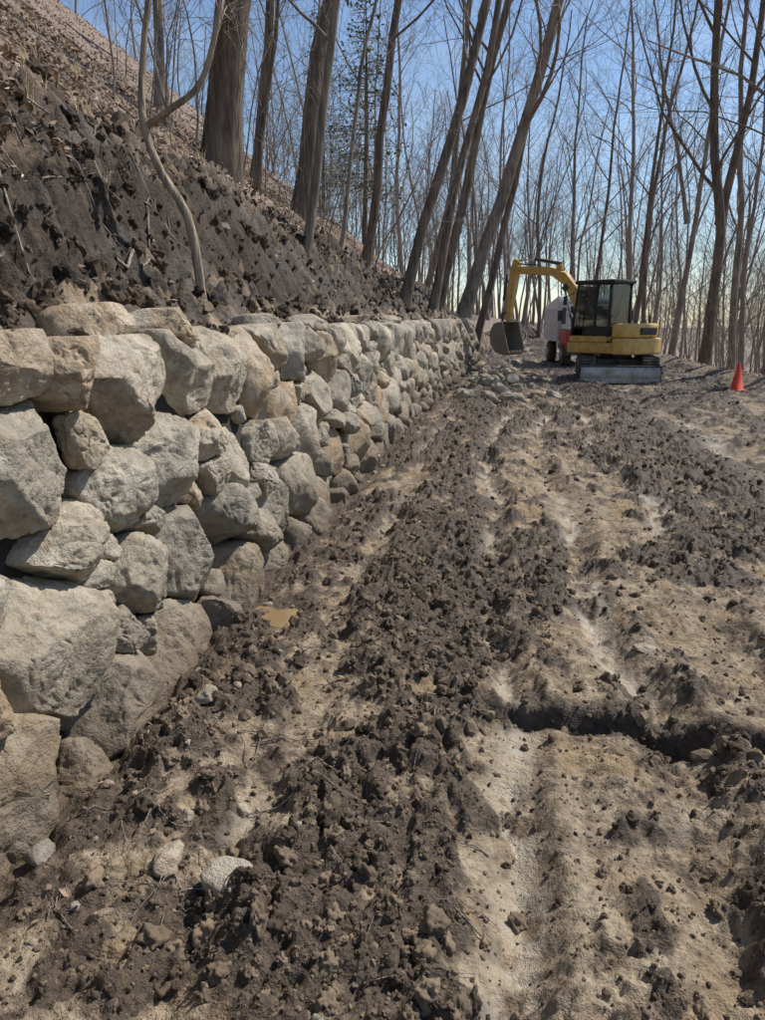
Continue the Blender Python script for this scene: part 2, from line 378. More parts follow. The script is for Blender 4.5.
def build_wall():
    rng = np.random.default_rng(29)
    st = 1.35
    sites = []
    U0, U1 = -1.0, WALL_END
    def ok(u, v, r, f):
        if not sites: return True
        A = np.array(sites); return np.all(np.hypot(A[:, 0] - u, A[:, 1] - v) > f * (A[:, 2] + r))
    for (ra, rb, cnt, f) in [(.20, .26, 450, .9), (.155, .20, 1600, .9), (.12, .155, 2500, .92), (.08, .115, 2500, .95), (.048, .075, 5000, 1.0), (.03, .042, 3000, 1.05)]:
        for _ in range(cnt):
            r = rng.uniform(ra, rb); u = rng.uniform(U0, U1) / st; v = rng.uniform(-.08 + r * .5, 1.57 - r * .8)
            if v > 1.25 and r < .1: continue
            if ok(u, v, r, f): sites.append((u, v, r))
    A = np.array(sites)
    VV = []; QQ = []; TT = []; t1 = []; t2 = []; off = 0
    def emit(P, c, DF, front, topc, a, b, key, tlim=None):
        nonlocal off
        uu = P[:, 0] + c[0]; vv = P[:, 1] + c[1]
        if topc and tlim is not None: vv = vv - np.clip(vv - tlim, 0, 1) * .8
        dd = P[:, 2] - DF + front
        W = np.stack([wall_x(uu) - BATTER * vv + dd, uu, vv + dd * BATTER * .5], 1)
        q_, t_ = TOPO[key]
        VV.append(W); QQ.append(q_ + off); TT.append(t_ + off); off += len(W)
        t1.append(np.full(len(W), a)); t2.append(np.full(len(W), b))
    for i, (u, v, r) in enumerate(sites):
        top = wall_h(u * st) + rng.uniform(-.05, .03)
        R0 = r * 2.2
        poly = [(u - R0, max(v - R0, -.15)), (u + R0, max(v - R0, -.15)), (u + R0, min(v + R0, top)), (u - R0, min(v + R0, top))]
        near = np.where(np.hypot(A[:, 0] - u, A[:, 1] - v) < 1.0)[0]
        for j in near:
            if j == i: continue
            uj, vj, rj = A[j]
            nx, ny = 2 * (uj - u), 2 * (vj - v); k = (uj ** 2 + vj ** 2 - u ** 2 - v ** 2) - rj ** 2 + r ** 2
            out = []
            for a in range(len(poly)):
                p = poly[a]; q2 = poly[(a + 1) % len(poly)]
                dp = nx * p[0] + ny * p[1] - k; dq = nx * q2[0] + ny * q2[1] - k
                if dp <= 0: out.append(p)
                if (dp < 0 < dq) or (dq < 0 < dp):
                    t = dp / (dp - dq); out.append((p[0] + t * (q2[0] - p[0]), p[1] + t * (q2[1] - p[1])))
            poly = out
            if len(poly) < 3: break
        if len(poly) < 3: continue
        pl = np.array(poly); pl[:, 0] *= st
        x0, y0 = pl[:, 0], pl[:, 1]; x1, y1 = np.roll(x0, -1), np.roll(y0, -1); cr = x0 * y1 - x1 * y0
        ar = cr.sum() / 2
        if abs(ar) < .002: continue
        c = np.array([((x0 + x1) * cr).sum(), ((y0 + y1) * cr).sum()]) / (6 * ar)
        e = np.stack([x1 - x0, y1 - y0], 1); L = np.linalg.norm(e, axis=1); keep = L > 1e-5
        nrm = np.stack([e[:, 1], -e[:, 0]], 1)[keep] / L[keep, None]; pts = pl[keep]
        d = ((pts - c) * nrm).sum(1)
        big = math.sqrt(abs(ar))
        d = np.maximum(d - .003, .012); na = np.arctan2(nrm[:, 1], nrm[:, 0])
        pw = rng.uniform(18, 40)
        ph0 = rng.uniform(0, 10)
        def rfun(th, d=d, na=na, pw=pw, ph0=ph0):
            cc = np.clip(np.cos(th[:, None] - na[None]), 0, 1) / d[None]
            rr = (cc ** pw).sum(1) ** (-1 / pw)
            return rr * (1 + .03 * np.sin(2 * th + ph0) + .025 * np.sin(3 * th + ph0 * 2))
        ydist = max(c[0], 1.5)
        if ydist < 5: Rn, S = (48, 88) if big > .18 else (22, 36)
        elif ydist < 10: Rn, S = (28, 44) if big > .18 else (14, 22)
        else: Rn, S = (15, 24) if big > .18 else (8, 12)
        topc = c[1] + d.max() * .8 > wall_h(c[0]) - .12
        DF = np.clip(big * rng.uniform(.42, .60), .05, .24)
        front = rng.uniform(.03, .13) if big > .2 else rng.uniform(-.08, .015)
        P = make_stone(rfun, DF, Rn, S, rng, i + 1, e=rng.uniform(.34, .58), nf=int(rng.integers(6, 11)), size=max(big * .5, .04), amp=1 if big > .18 else .45, steep=rng.uniform(.3, 1.1))
        if topc:
            P[:, 2] = np.where(P[:, 2] < 0, P[:, 2] * 1.9, P[:, 2])
        emit(P, c, DF, front, topc, rng.uniform(0, 1), rng.uniform(0, 1), (Rn, S), wall_h(c[0]) - rng.uniform(0, .04))
    for k, (u, v, w_, h_, b) in enumerate([(3.3, 1.57, .27, .12, .9), (4.0, 1.56, .25, .11, .86), (2.1, 1.5, .3, .11, .4), (5.6, 1.56, .26, .1, .3), (7.2, 1.57, .3, .1, .5), (9.5, 1.57, .28, .1, .8), (12.5, 1.58, .3, .11, .3)]):
        def rfun(th, w_=w_, h_=h_): return 1 / ((np.abs(np.cos(th)) / w_) ** 3 + (np.abs(np.sin(th)) / h_) ** 3) ** (1 / 3)
        P = make_stone(rfun, .22, 44, 80, rng, 700 + k, e=.55, nf=12, size=.16, cut=(.55, .85))
        emit(P, (u, v), .22, .05, False, rng.uniform(.5, 1), b, (44, 80))
    yy = np.linspace(U0, U1 + .1, 120); bk = []
    for y in yy:
        hh = wall_h(y) - .16
        xb = wall_x(y)
        bk += [(xb - .14, y, -.3), (xb - .14 - BATTER * hh, y, hh), (xb - .5 - BATTER * hh, y, hh)]
    bk = np.array(bk); qb = []
    for i in range(len(yy) - 1):
        for k in range(2):
            a = i * 3 + k; qb.append((a, a + 3, a + 4, a + 1))
    wall = add_obj('stone_retaining_wall', np_mesh('stone_retaining_wall', np.concatenate(VV), np.concatenate(QQ), np.concatenate(TT), attrs={'tint': np.concatenate(t1), 'tint2': np.concatenate(t2)}), M_ROCK)
    add_obj('earth_fill', np_mesh('earth_fill', bk, np.array(qb)), mat_simple('fill_earth', (.03, .024, .018), .95, bump=.03), wall)
    print('wall stones', len(VV), off)
build_wall()
print('wall', time.time() - T0)

# ---------------------------------------------------------------- loose stones
def free_stone(rng, size, flat=.6, Rn=16, S=26, seed=1, e=.8):
    ph0 = rng.uniform(0, 6)
    def rf(th): return size * (1 + .18 * np.sin(2 * th + ph0) + .1 * np.sin(3 * th + 2 * ph0))
    return make_stone(rf, size * flat, Rn, S, rng, seed, e=e, nf=10, size=size, amp=min(1, size * 5), steep=.1, cut=(.55, .85))
def stone_group(name, items, mat, seed=3, Rn=16, S=26, tint=(0, 1), sink=.25):
    rng = np.random.default_rng(seed); VV = []; QQ = []; TT = []; a1 = []; a2 = []; off = 0
    zz = terrain(np.array([i[0] for i in items]), np.array([i[1] for i in items]))
    for i, (x, y, s, fl) in enumerate(items):
        P = free_stone(rng, s, fl, Rn, S, seed * 50 + i)
        a = rng.uniform(0, 6.28); ca, sa = math.cos(a), math.sin(a)
        tl = rng.uniform(-.25, .25)
        P = P @ np.array([[ca, -sa, 0], [sa, ca, 0], [0, 0, 1]]) @ np.array([[1, 0, 0], [0, math.cos(tl), -math.sin(tl)], [0, math.sin(tl), math.cos(tl)]])
        P = P + np.array([x, y, zz[i] + s * fl * (1 - 2 * sink)])
        q_, t_ = TOPO[(Rn, S)]; VV.append(P); QQ.append(q_ + off); TT.append(t_ + off); off += len(P)
        a1.append(np.full(len(P), rng.uniform(*tint))); a2.append(np.full(len(P), rng.uniform(.2, 1)))
    return add_obj(name, np_mesh(name, np.concatenate(VV), np.concatenate(QQ), np.concatenate(TT), attrs={'tint': np.concatenate(a1), 'tint2': np.concatenate(a2)}), mat)
for it in [(-.93, 1.80, .07, .5), (-.70, 1.72, .10, .25), (-.80, 2.08, .032, .5), (-.97, 2.02, .03, .5), (-1.02, 1.57, .045, .4), (.75, 3.6, .06, .25), (-1.18, 2.75, .07, .5), (-.62, 2.3, .025, .5)]:
    stone_group('field_stone', [it], M_PEB, seed=int(abs(it[0]) * 100 + it[1] * 7), Rn=22, S=34, tint=(.5, 1), sink=.40)
rng = np.random.default_rng(5)
items = []
for k in range(60):
    y = rng.uniform(15.5, 24); x = wall_x(y) + .35 + abs(rng.normal(0, .7)); items.append((float(x), float(y), float(rng.uniform(.08, .24)), float(rng.uniform(.45, .75))))
for k in range(12):
    y = rng.uniform(15.5, 18); x = rng.uniform(-.3, 1.2); items.append((float(x), float(y), float(rng.uniform(.1, .2)), .5))
stone_group('rubble_pile', items, M_PEB, seed=9)
items = []
for k in range(120):
    y = 1.3 * math.exp(rng.uniform(0, 2.3)); x = rng.uniform(-1.35, .2 + y * .35) if k % 2 == 0 else rng.uniform(-1.35, -.6)
    items.append((float(x), float(y), float(np.exp(rng.normal(-4.8, .5))), float(rng.uniform(.5, .8))))
stone_group('pebbles', items, M_PEB, seed=15, Rn=7, S=10, tint=(.1, .8), sink=.3)
items = []
for k in range(26):
    y = rng.uniform(1.5, 20); x = float(wall_x(y)) + rng.uniform(.0, .14); items.append((x, float(y), float(rng.uniform(.025, .06)), .5))
stone_group('spall_stones', items, M_PEB, seed=16, Rn=10, S=16, sink=.4)
items = []
for k in range(22):
    y = 2 * math.exp(rng.uniform(0, 2.5)); x = float(wall_x(y)) - .45 - rng.uniform(.1, 1.0); items.append((x, float(y), float(rng.uniform(.03, .09)), .6))
stone_group('bank_stones', items, mat_rock('bank_stone', False, .5), seed=18, Rn=12, S=18, sink=.4)

# ---------------------------------------------------------------- clods
def ico_templates(sub, n, seed, amp=.5):
    out = []
    for k in range(n):
        bm = bmesh.new(); bmesh.ops.create_icosphere(bm, subdivisions=sub, radius=1)
        V = np.array([v.co[:] for v in bm.verts]); F = np.array([[v.index for v in f.verts] for f in bm.faces]); bm.free()
        nn = fbm3(V * 1.9 + seed + k * 9.1, 4, 3, .6); V = V * (1 + amp * 2.2 * (nn - .5))[:, None] * np.array([1, 1, .8]); out.append((V, F))
    return out
def scatter(name, pts, sizes, temps, mat, seed, lift=.2, smooth=False):
    rng = np.random.default_rng(seed); VV = []; FF = []; a1 = []; off = 0
    for (p, s) in zip(pts, sizes):
        V, F = temps[rng.integers(len(temps))]
        a, b, c = rng.uniform(0, 6.28, 3); m = np.array(Euler((a, b, c)).to_matrix())
        W = (V * rng.uniform(.7, 1.3, 3)) @ m * s + p + np.array([0, 0, s * lift])
        VV.append(W); FF.append(F + off); off += len(W); a1.append(np.full(len(W), rng.uniform(0, 1)))
    return add_obj(name, np_mesh(name, np.concatenate(VV), None, np.concatenate(FF), smooth=smooth, attrs={'tint': np.concatenate(a1)}), mat)
M_CLOD = mat_attr2('clod_soil', (0.055, 0.039, 0.027), (0.24, 0.178, 0.118), .85)
rng = np.random.default_rng(77)
def clod_points(n, ylo, yhi, smin, smax, floor=.1):
    y = ylo * np.exp(rng.uniform(0, math.log(yhi / ylo), n)); x = rng.uniform(-1.35, 1.0 + .42 * y, n)
    c, _ = masks(x, y); pl_ = pale_mask(x, y); keep = (rng.uniform(0, 1, n) < np.clip(c, floor, 1) * (1 - pl_)) & (x < 6); x, y = x[keep], y[keep]
    z = terrain(x, y); s = smin * (smax / smin) ** (rng.uniform(0, 1, len(x)) ** 2.4)
    return np.stack([x, y, z], 1), s
p1, s1 = clod_points(2100, 1.3, 5, .009, .036, .12)
p2, s2 = clod_points(7500, 2.5, 22, .012, .04, .14)
p3, s3 = clod_points(22000, 1.3, 6.5, .003, .012, .35)
scatter('mud_clods', p1, s1, ico_templates(4, 6, 5, .9), M_CLOD, 1, -.1, True)
scatter('mud_crumbs', np.concatenate([p2, p3]), np.concatenate([s2, s3]), ico_templates(2, 8, 8, .7), M_CLOD, 2, 0.0)
n = 3600; y = 2 * np.exp(rng.uniform(0, 2.5, n)); s = rng.uniform(.05, 1.8, n); x = wall_x(y) - .3 - s
z = terrain(x, y)
scatter('bank_clods', np.stack([x, y, z], 1), .01 * (7 ** (rng.uniform(0, 1, n) ** 2.4)), ico_templates(3, 6, 21, .9), mat_attr2('bank_soil', (.03, .022, .016), (.14, .10, .068), .95), 3, -.1)
print('clods', time.time() - T0)

# ---------------------------------------------------------------- leaves
def leaves(name, P, size, mat, seed):
    rng = np.random.default_rng(seed); n = len(P)
    a = rng.uniform(0, 6.28, n); tz = rng.normal(0, .45, (n, 2))
    t = np.stack([np.cos(a), np.sin(a), tz[:, 0]], 1); b = np.stack([-np.sin(a), np.cos(a), tz[:, 1]], 1)
    L = (size * rng.uniform(.6, 1.3, n))[:, None]; W = L * rng.uniform(.45, .8, n)[:, None]
    up = np.array([0, 0, 1.0]) * L * rng.uniform(-.15, .35, n)[:, None]
    v = np.stack([P - t * L * .5, P + b * W * .5 + up, P + t * L * .5 + up * .3, P - b * W * .5 + up * .6], 1).reshape(-1, 3)
    i = np.arange(n) * 4
    tr = np.concatenate([np.stack([i, i + 3, i + 1], 1), np.stack([i + 3, i + 2, i + 1], 1)])
    ti = np.repeat(rng.uniform(0, 1, n), 4); t2 = np.repeat(rng.uniform(0, 1, n), 4)
    return add_obj(name, np_mesh(name, v, None, tr, False, attrs={'tint': ti, 'tint2': t2}), mat)
M_LEAF = mat_attr2('dead_leaf', (.18, .12, .082), (.43, .31, .22), .8, third=(.60, .50, .39))
rng = np.random.default_rng(41)
n = 80000
y = 1.5 * np.exp(rng.uniform(0, 3.3, n)); s = 1.1 + 15 * rng.uniform(0, 1, n) ** 1.5; x = wall_x(y) - .3 - s
m = fbm2(x * .9, y * .9, 3, 8) + .3 * sst(1.1, 2.6, s) + rng.uniform(-.12, .12, n) > .56; x, y = x[m], y[m]
P = np.stack([x, y, terrain(x, y) + rng.uniform(0, .03, len(x))], 1)
n = 9000; y = rng.uniform(9, 45, n); x = 6.2 + abs(rng.normal(0, 2.2, n)); P2 = np.stack([x, y, terrain(x, y) + .02], 1)
n = 500; y = 1.5 * np.exp(rng.uniform(0, 3, n)); x = wall_x(y) - .5 - rng.uniform(0, 1.2, n); P3 = np.stack([x, y, terrain(x, y) + .02], 1)
n = 90; y = 1.5 * np.exp(rng.uniform(0, 2.6, n)); x = wall_x(y) + .1 + abs(rng.normal(0, .4, n)); P4 = np.stack([x, y, terrain(x, y) + .012], 1)
leaves('leaf_litter', np.concatenate([P, P2, P3]), .066, M_LEAF, 4)
leaves('scattered_leaves', P4, .03, M_LEAF, 5)

# ---------------------------------------------------------------- trees
class TB:
    def __init__(s): s.V = []; s.Q = []; s.o = 0
    def tube(s, pts, rad, sides):
        pts = np.asarray(pts); n = len(pts); tan = np.gradient(pts, axis=0); tan /= np.linalg.norm(tan, axis=1, keepdims=True) + 1e-9
        ref = np.array([.31, .93, .2]) if abs(tan[0, 1]) < .8 else np.array([1., 0, .1])
        a = np.cross(tan, ref); a /= np.linalg.norm(a, axis=1, keepdims=True); b = np.cross(tan, a)
        th = np.linspace(0, 2 * math.pi, sides, endpoint=False)
        ring = pts[:, None] + (a[:, None] * np.cos(th)[None, :, None] + b[:, None] * np.sin(th)[None, :, None]) * np.asarray(rad)[:, None, None]
        s.V.append(ring.reshape(-1, 3))
        i = np.arange(n - 1)[:, None] * sides; j = np.arange(sides)[None]; jn = (j + 1) % sides
        s.Q.append(np.stack([i + j, i + jn, i + sides + jn, i + sides + j], -1).reshape(-1, 4) + s.o); s.o += n * sides
    def mesh(s, name): return np_mesh(name, np.concatenate(s.V), np.concatenate(s.Q))
def unit(v): return v / (np.linalg.norm(v) + 1e-9)
def grow(tb, rng, p, d, L, r, lvl, mx, cfg):
    n = [16, 8, 6, 4, 4][lvl]; wob = [.05, .14, .19, .2, .25][lvl] * cfg.get('wob', 1); trop = [0.01, .06, .06, .03, 0.0][lvl]
    d0 = d
    pts = [p]; ds = [d]; rad = [r]
    for i in range(n):
        d = unit(d + rng.normal(0, wob, 3) + np.array([0, 0, trop]) + (d0 - d) * (.12 if lvl == 0 else 0)); p = p + d * L / n; pts.append(p); ds.append(d)
        t = (i + 1) / n; rad.append(max(r * (1 - (.72 if lvl == 0 else .75) * t), .004))
    rad0 = list(rad)
    if lvl == 0:
        rad = [q_ * (1 + .4 * math.exp(-i * 2.5)) for i, q_ in enumerate(rad)]
    tb.tube(pts, rad, [12, 7, 5, 3, 3][lvl])
    if lvl >= mx: return
    cnt = [cfg.get('n0', 13), 7, 6, 4][lvl]; t0 = [cfg.get('t0', .3), .2, .2, .2][lvl]
    for k in range(cnt):
        t = min(.98, t0 + (1 - t0) * (k + rng.uniform(0, 1)) / cnt); f = t * n; i = int(f); fr = f - i
        pp = pts[i] * (1 - fr) + pts[min(i + 1, n)] * fr; dd = ds[min(i + 1, n)]
        perp = unit(np.cross(dd, rng.normal(0, 1, 3))); ang = math.radians(rng.uniform(25, 58))
        nd = unit(dd * math.cos(ang) + perp * math.sin(ang)); rr = rad0[i]
        cl = L * (rng.uniform(.25, .45) if lvl == 0 else rng.uniform(.35, .6)) * (1 - .45 * t)
        grow(tb, rng, pp, nd, cl, max(rr * rng.uniform(.25, .48), .005), lvl + 1, mx, cfg)
def tree(name, x, y, dia, H, lean=(0, 0), seed=1, mx=3, mat=None, forks=(), **cfg):
    rng = np.random.default_rng(seed); tb = TB()
    d = unit(np.array([math.tan(math.radians(lean[0])), math.tan(math.radians(lean[1])), 1.0]))
    grow(tb, rng, np.array([0, 0, -.3]), d, H, dia / 2, 0, mx, cfg)
    for (hf, ax, ay, rs) in forks:
        d2 = unit(np.array([math.tan(math.radians(ax)), math.tan(math.radians(ay)), 1.0]))
        grow(tb, rng, d * hf * 1.0 + np.array([0, 0, -.3]), d2, (H - hf) * .9, dia / 2 * rs, 0, mx, cfg)
    ob = add_obj(name, tb.mesh(name), mat or M_BARK); ob.location = (x, y, T(x, y)); return ob
hill = [
 (-4.6, 12.4, .56, 20, (11, 0), 1, .34, 8), (-4.7, 17.5, .42, 20, (8, 0), 2, .3, 10), (-2.85, 10.8, .13, 11, (9, 2), 3, .25, 9),
 (-2.5, 18.6, .27, 17, (12, -1), 4, .3, 11), (-2.1, 22, .26, 18, (11, 2), 5, .3, 11), (-1.5, 26.6, .46, 22, (14, 0), 6, .26, 12), (-2.2, 25.2, .32, 20, (10, 0), 7, .3, 11),
 (-3.7, 20, .24, 18, (6, 0), 8, .3, 10), (-6.2, 19, .24, 17, (9, 0), 10, .3, 8), (-7.2, 16, .22, 15, (7, 0), 12, .3, 8),
 (-4.6, 14.2, .10, 9, (5, 0), 13, .3, 8), (-1.2, 29.5, .30, 21, (13, 0), 14, .3, 12), (-3.4, 30, .28, 21, (10, 0), 15, .3, 11), (-8.5, 24, .3, 19, (6, 0), 16, .3, 9), (-3.3, 15.2, .09, 9, (14, 0), 18, .2, 8)]
for (x, y, dia, H, ln, sd, t0, n0) in hill:
    tree('hillside_tree', x, y, dia, H, ln, sd + 100, 3, M_BARK if sd % 3 else M_BARKG, t0=t0, n0=n0)
right = [(7.6, 31, .42, 21, (1, 0), 1, ((5.5, 9, 2, .75),)), (8.0, 25, .44, 20, (5, 0), 2, ((4.5, 13, 0, .7),)), (8.9, 27.5, .32, 20, (3, 0), 3, ()), (9.6, 34, .32, 20, (-3, 0), 4, ()),
 (6.9, 44, .28, 19, (1, 0), 5, ()), (3.9, 47, .28, 19, (3, 0), 6, ()), (6.6, 38, .25, 18, (-4, 0), 7, ()), (8.4, 41, .32, 20, (2, 0), 8, ((7, -9, 0, .7),)), (2.2, 52, .28, 20, (6, 0), 9, ()),
 (10.5, 29, .24, 18, (6, 0), 10, ()), (5.3, 50, .25, 20, (-2, 0), 11, ()), (12.5, 33, .36, 22, (2, 0), 12, ()), (9.6, 23.5, .38, 20, (8, 0), 14, ((3.5, 15, 0, .7),))]
for (x, y, dia, H, ln, sd, fk) in right:
    tree('roadside_tree', x, y, dia, H, ln, sd + 300, 3, M_BARK if sd % 2 else M_BARKG, forks=fk, n0=11, t0=.27)
tb = TB(); rg = np.random.default_rng(4)
def path(ps, n=26):
    ps = np.array(ps, float); t = np.linspace(0, len(ps) - 1, n); out = []
    for v in t:
        i = min(int(v), len(ps) - 2); f = v - i; p0 = ps[max(i - 1, 0)]; p1 = ps[i]; p2 = ps[i + 1]; p3 = ps[min(i + 2, len(ps) - 1)]
        out.append(.5 * ((2 * p1) + (-p0 + p2) * f + (2 * p0 - 5 * p1 + 4 * p2 - p3) * f * f + (-p0 + 3 * p1 - 3 * p2 + p3) * f ** 3))
    return np.array(out)
bx, by = -2.13, 5.3; bz = T(bx, by) - .1
pa = path([(bx, by, bz), (-2.2, 5.3, 2.25), (-2.4, 5.32, 2.6), (-2.52, 5.35, 2.95), (-2.5, 5.4, 3.4), (-2.42, 5.4, 3.9), (-2.5, 5.5, 4.9), (-2.4, 5.6, 6.2)])
tb.tube(pa, np.linspace(.036, .012, len(pa)), 9)
pb = path([(-2.50, 5.36, 2.9), (-2.3, 5.3, 2.98), (-2.06, 5.3, 3.15), (-1.9, 5.3, 3.6), (-1.75, 5.4, 4.4), (-1.5, 5.5, 5.4)])
tb.tube(pb, np.linspace(.028, .01, len(pb)), 8)
for src in (pa, pb):
    for k in range(5):
        i = rg.integers(12, len(src)); dd = unit(rg.normal(0, 1, 3) + np.array([.2, 0, .9])); grow(tb, rg, src[i], dd, rg.uniform(.5, 1.2), .007, 2, 3, {})
add_obj('bent_sapling', tb.mesh('bent_sapling'), mat_bark('sapling_bark', (0.19, 0.145, 0.105), (0.40, 0.315, 0.23)))
tb = TB(); rg = np.random.default_rng(14)
n = 80; yv = rg.uniform(8, 34, n); xv = wall_x(yv) - rg.uniform(1.0, 8, n); zv = terrain(xv, yv)
for x, y, z in zip(xv, yv, zv):
    grow(tb, rg, np.array([x, y, z - .05]), unit(np.array([rg.normal(.12, .15), rg.normal(0, .1), 1])), rg.uniform(1.2, 5), rg.uniform(.006, .02), 1, 3, {})
n = 90; yv = rg.uniform(20, 60, n); xv = rg.uniform(6.6, 14, n); zv = terrain(xv, yv)
for x, y, z in zip(xv, yv, zv):
    grow(tb, rg, np.array([x, y, z - .05]), unit(np.array([rg.normal(0, .15), rg.normal(0, .1), 1])), rg.uniform(1.5, 5), rg.uniform(.01, .025), 1, 3, {})
add_obj('brush_saplings', tb.mesh('brush_saplings'), M_BARKG)
def sticks(name, cnt, fy, fx, Lr, rr_, m, lift, jit):
    tb = TB()
    y = fy(cnt); x = fx(y); a = rg.uniform(0, 6.28, cnt); L = rg.uniform(Lr[0], Lr[1], cnt); t = np.linspace(-.5, .5, 6)
    xx = x[:, None] + np.cos(a)[:, None] * L[:, None] * t + rg.normal(0, jit, (cnt, 6)); yy = y[:, None] + np.sin(a)[:, None] * L[:, None] * t + rg.normal(0, jit, (cnt, 6))
    zz = terrain(xx.ravel(), yy.ravel()).reshape(cnt, 6) + lift
    for k in range(cnt): tb.tube(np.stack([xx[k], yy[k], zz[k]], 1), np.linspace(1, .4, 6) * rg.uniform(*rr_), 5)
    add_obj(name, tb.mesh(name), m)
sticks('fallen_sticks', 220, lambda c: 3 * np.exp(rg.uniform(0, 2.1, c)), lambda y: wall_x(y) - 1.0 - rg.uniform(0, 6, len(y)), (.3, 1.4), (.005, .015), M_BARKG, .03, .02)
sticks('twigs', 110, lambda c: 1.5 * np.exp(rg.uniform(0, 1.3, c)), lambda y: rg.uniform(-1.3, .0, len(y)), (.06, .3), (.0012, .0035), M_BARKG, .008, .004)
tb = TB(); n = 260; yv = 3 * np.exp(rg.uniform(0, 2.2, n)); xv = wall_x(yv) - .3 - rg.uniform(1.0, 5, n); zv = terrain(xv, yv)
for x, y, z in zip(xv, yv, zv):
    for j in range(7):
        a = rg.uniform(0, 6.28); L = rg.uniform(.1, .3); c_, s2_ = math.cos(a), math.sin(a); bnd = rg.uniform(.3, .9)
        tb.tube([(x, y, z - .01), (x + c_ * L * .3 * bnd, y + s2_ * L * .3 * bnd, z + L * .6), (x + c_ * L * bnd, y + s2_ * L * bnd, z + L * (.9 - .4 * bnd))], [.004, .003, .001], 3)
add_obj('dry_grass', tb.mesh('dry_grass'), mat_simple('dry_grass_blade', (.42, .33, .2), .8))
forest = empty('distant_trees')
temps = []
for k in range(7):
    rgk = np.random.default_rng(500 + k); tb = TB()
    grow(tb, rgk, np.array([0, 0, -.5]), unit(np.array([rgk.normal(0, .06), rgk.normal(0, .06), 1])), rgk.uniform(17, 23), rgk.uniform(.10, .17), 0, 3, {'t0': .28, 'n0': 14})
    me = tb.mesh('forest_tree_%d' % k); me.materials.append(M_BARK_HAZED); temps.append(me)
rg = np.random.default_rng(99); P = []
while len(P) < 310:
    y = rg.uniform(36, 150); x = rg.uniform(-38, 75)
    if x / y > .62: continue
    if y < 55 and -2.5 < x < 6.3: continue
    if y < 50 and x < -2 and rg.uniform() < .5: continue
    P.append((x, y))
P = np.array(P); zf = terrain(P[:, 0], P[:, 1])
for (x, y), z in zip(P, zf):
    ob = bpy.data.objects.new('forest_tree', temps[rg.integers(7)]); scene.collection.objects.link(ob); ob.parent = forest
    s = rg.uniform(.75, 1.15); ob.scale = (s, s, s); ob.rotation_euler = (rg.normal(0, .04), rg.normal(.03, .05), rg.uniform(0, 6.28)); ob.location = (x, y, z)
def pine(x, y, H, seed):
    rng = np.random.default_rng(seed); tb = TB(); tb.tube([(0, 0, -.3), (.1, 0, H * .5), (.1, 0, H)], [.11, .07, .01], 8)
    N = []
    for k in range(90):
        h = H * rng.uniform(.2, .98); a = rng.uniform(0, 6.28); L = (1 - h / H) * 2.0 + .3
        p0 = np.array([.08, 0, h]); d = np.array([math.cos(a), math.sin(a), rng.uniform(-.1, .25)]); ps = [p0 + d * L * t + np.array([0, 0, -.15 * t * t * L]) for t in np.linspace(0, 1, 5)]
        tb.tube(ps, np.linspace(.018, .004, 5), 4)
        m = int(20 * L); t = rng.uniform(.25, 1, m)[:, None]; N.append(p0 + d * L * t + rng.normal(0, .13, (m, 3)))
    ob = add_obj('pine_tree', tb.mesh('pine_tree'), M_BARK); ob.location = (x, y, T(x, y))
    lf = leaves('needles', np.concatenate(N), .12, mat_attr2('pine_needles', (.08, .12, .045), (.15, .19, .085), .7), seed); lf.parent = ob
pine(-5.0, 27.5, 8, 3); pine(-8.5, 36, 11, 4)
print('trees', time.time() - T0)

# ---------------------------------------------------------------- hard-surface helpers
def bevel(ob, w, seg=2):
    m = ob.modifiers.new('bevel', 'BEVEL'); m.width = w; m.segments = seg; m.limit_method = 'ANGLE'; m.angle_limit = math.radians(35)
def box(name, par, mat, c, s, rot=(0, 0, 0), bev=.015):
    h = np.array(s) / 2
    V = [(sx * h[0], sy * h[1], sz * h[2]) for sx in (-1, 1) for sy in (-1, 1) for sz in (-1, 1)]
    F = [(0, 1, 3, 2), (4, 6, 7, 5), (0, 4, 5, 1), (2, 3, 7, 6), (0, 2, 6, 4), (1, 5, 7, 3)]
    me = bpy.data.meshes.new(name); me.from_pydata(V, [], F); ob = add_obj(name, me, mat, par); ob.location = c; ob.rotation_euler = rot
    if bev: bevel(ob, bev)
    return ob
def prism(name, par, mat, prof, x0, x1, bev=.012, axis='x'):
    n = len(prof); V = []
    for xv in (x0, x1):
        for (a, b) in prof: V.append((xv, a, b) if axis == 'x' else ((a, xv, b) if axis == 'y' else (a, b, xv)))
    F = [tuple(range(n))[::-1], tuple(range(n, 2 * n))] + [(i, (i + 1) % n, n + (i + 1) % n, n + i) for i in range(n)]
    me = bpy.data.meshes.new(name); me.from_pydata(V, [], F)
    bm = bmesh.new(); bm.from_mesh(me); bmesh.ops.recalc_face_normals(bm, faces=bm.faces); bm.to_mesh(me); bm.free()
    ob = add_obj(name, me, mat, par)
    if bev: bevel(ob, bev)
    return ob
def rod(name, par, mat, p0, p1, r, sides=16):
    p0 = Vector(p0); p1 = Vector(p1); d = p1 - p0
    bm = bmesh.new(); bmesh.ops.create_cone(bm, cap_ends=True, segments=sides, radius1=r, radius2=r, depth=d.length)
    me = bpy.data.meshes.new(name); bm.to_mesh(me); bm.free()
    for f in me.polygons: f.use_smooth = len(f.vertices) == 4
    ob = add_obj(name, me, mat, par); ob.location = (p0 + p1) / 2; ob.rotation_mode = 'QUATERNION'; ob.rotation_quaternion = d.to_track_quat('Z', 'Y'); return ob
MUDC = (.20, .155, .105)
YEL = mat_simple('machine_yellow', (.70, .43, .11), .45, dirt=MUDC, dirtamt=.5)
DGR = mat_simple('dark_steel', (.045, .045, .047), .55, dirt=MUDC, dirtamt=.5)
MST = mat_simple('worn_steel', (.48, .46, .42), .5, .1, dirt=MUDC, dirtamt=.8)
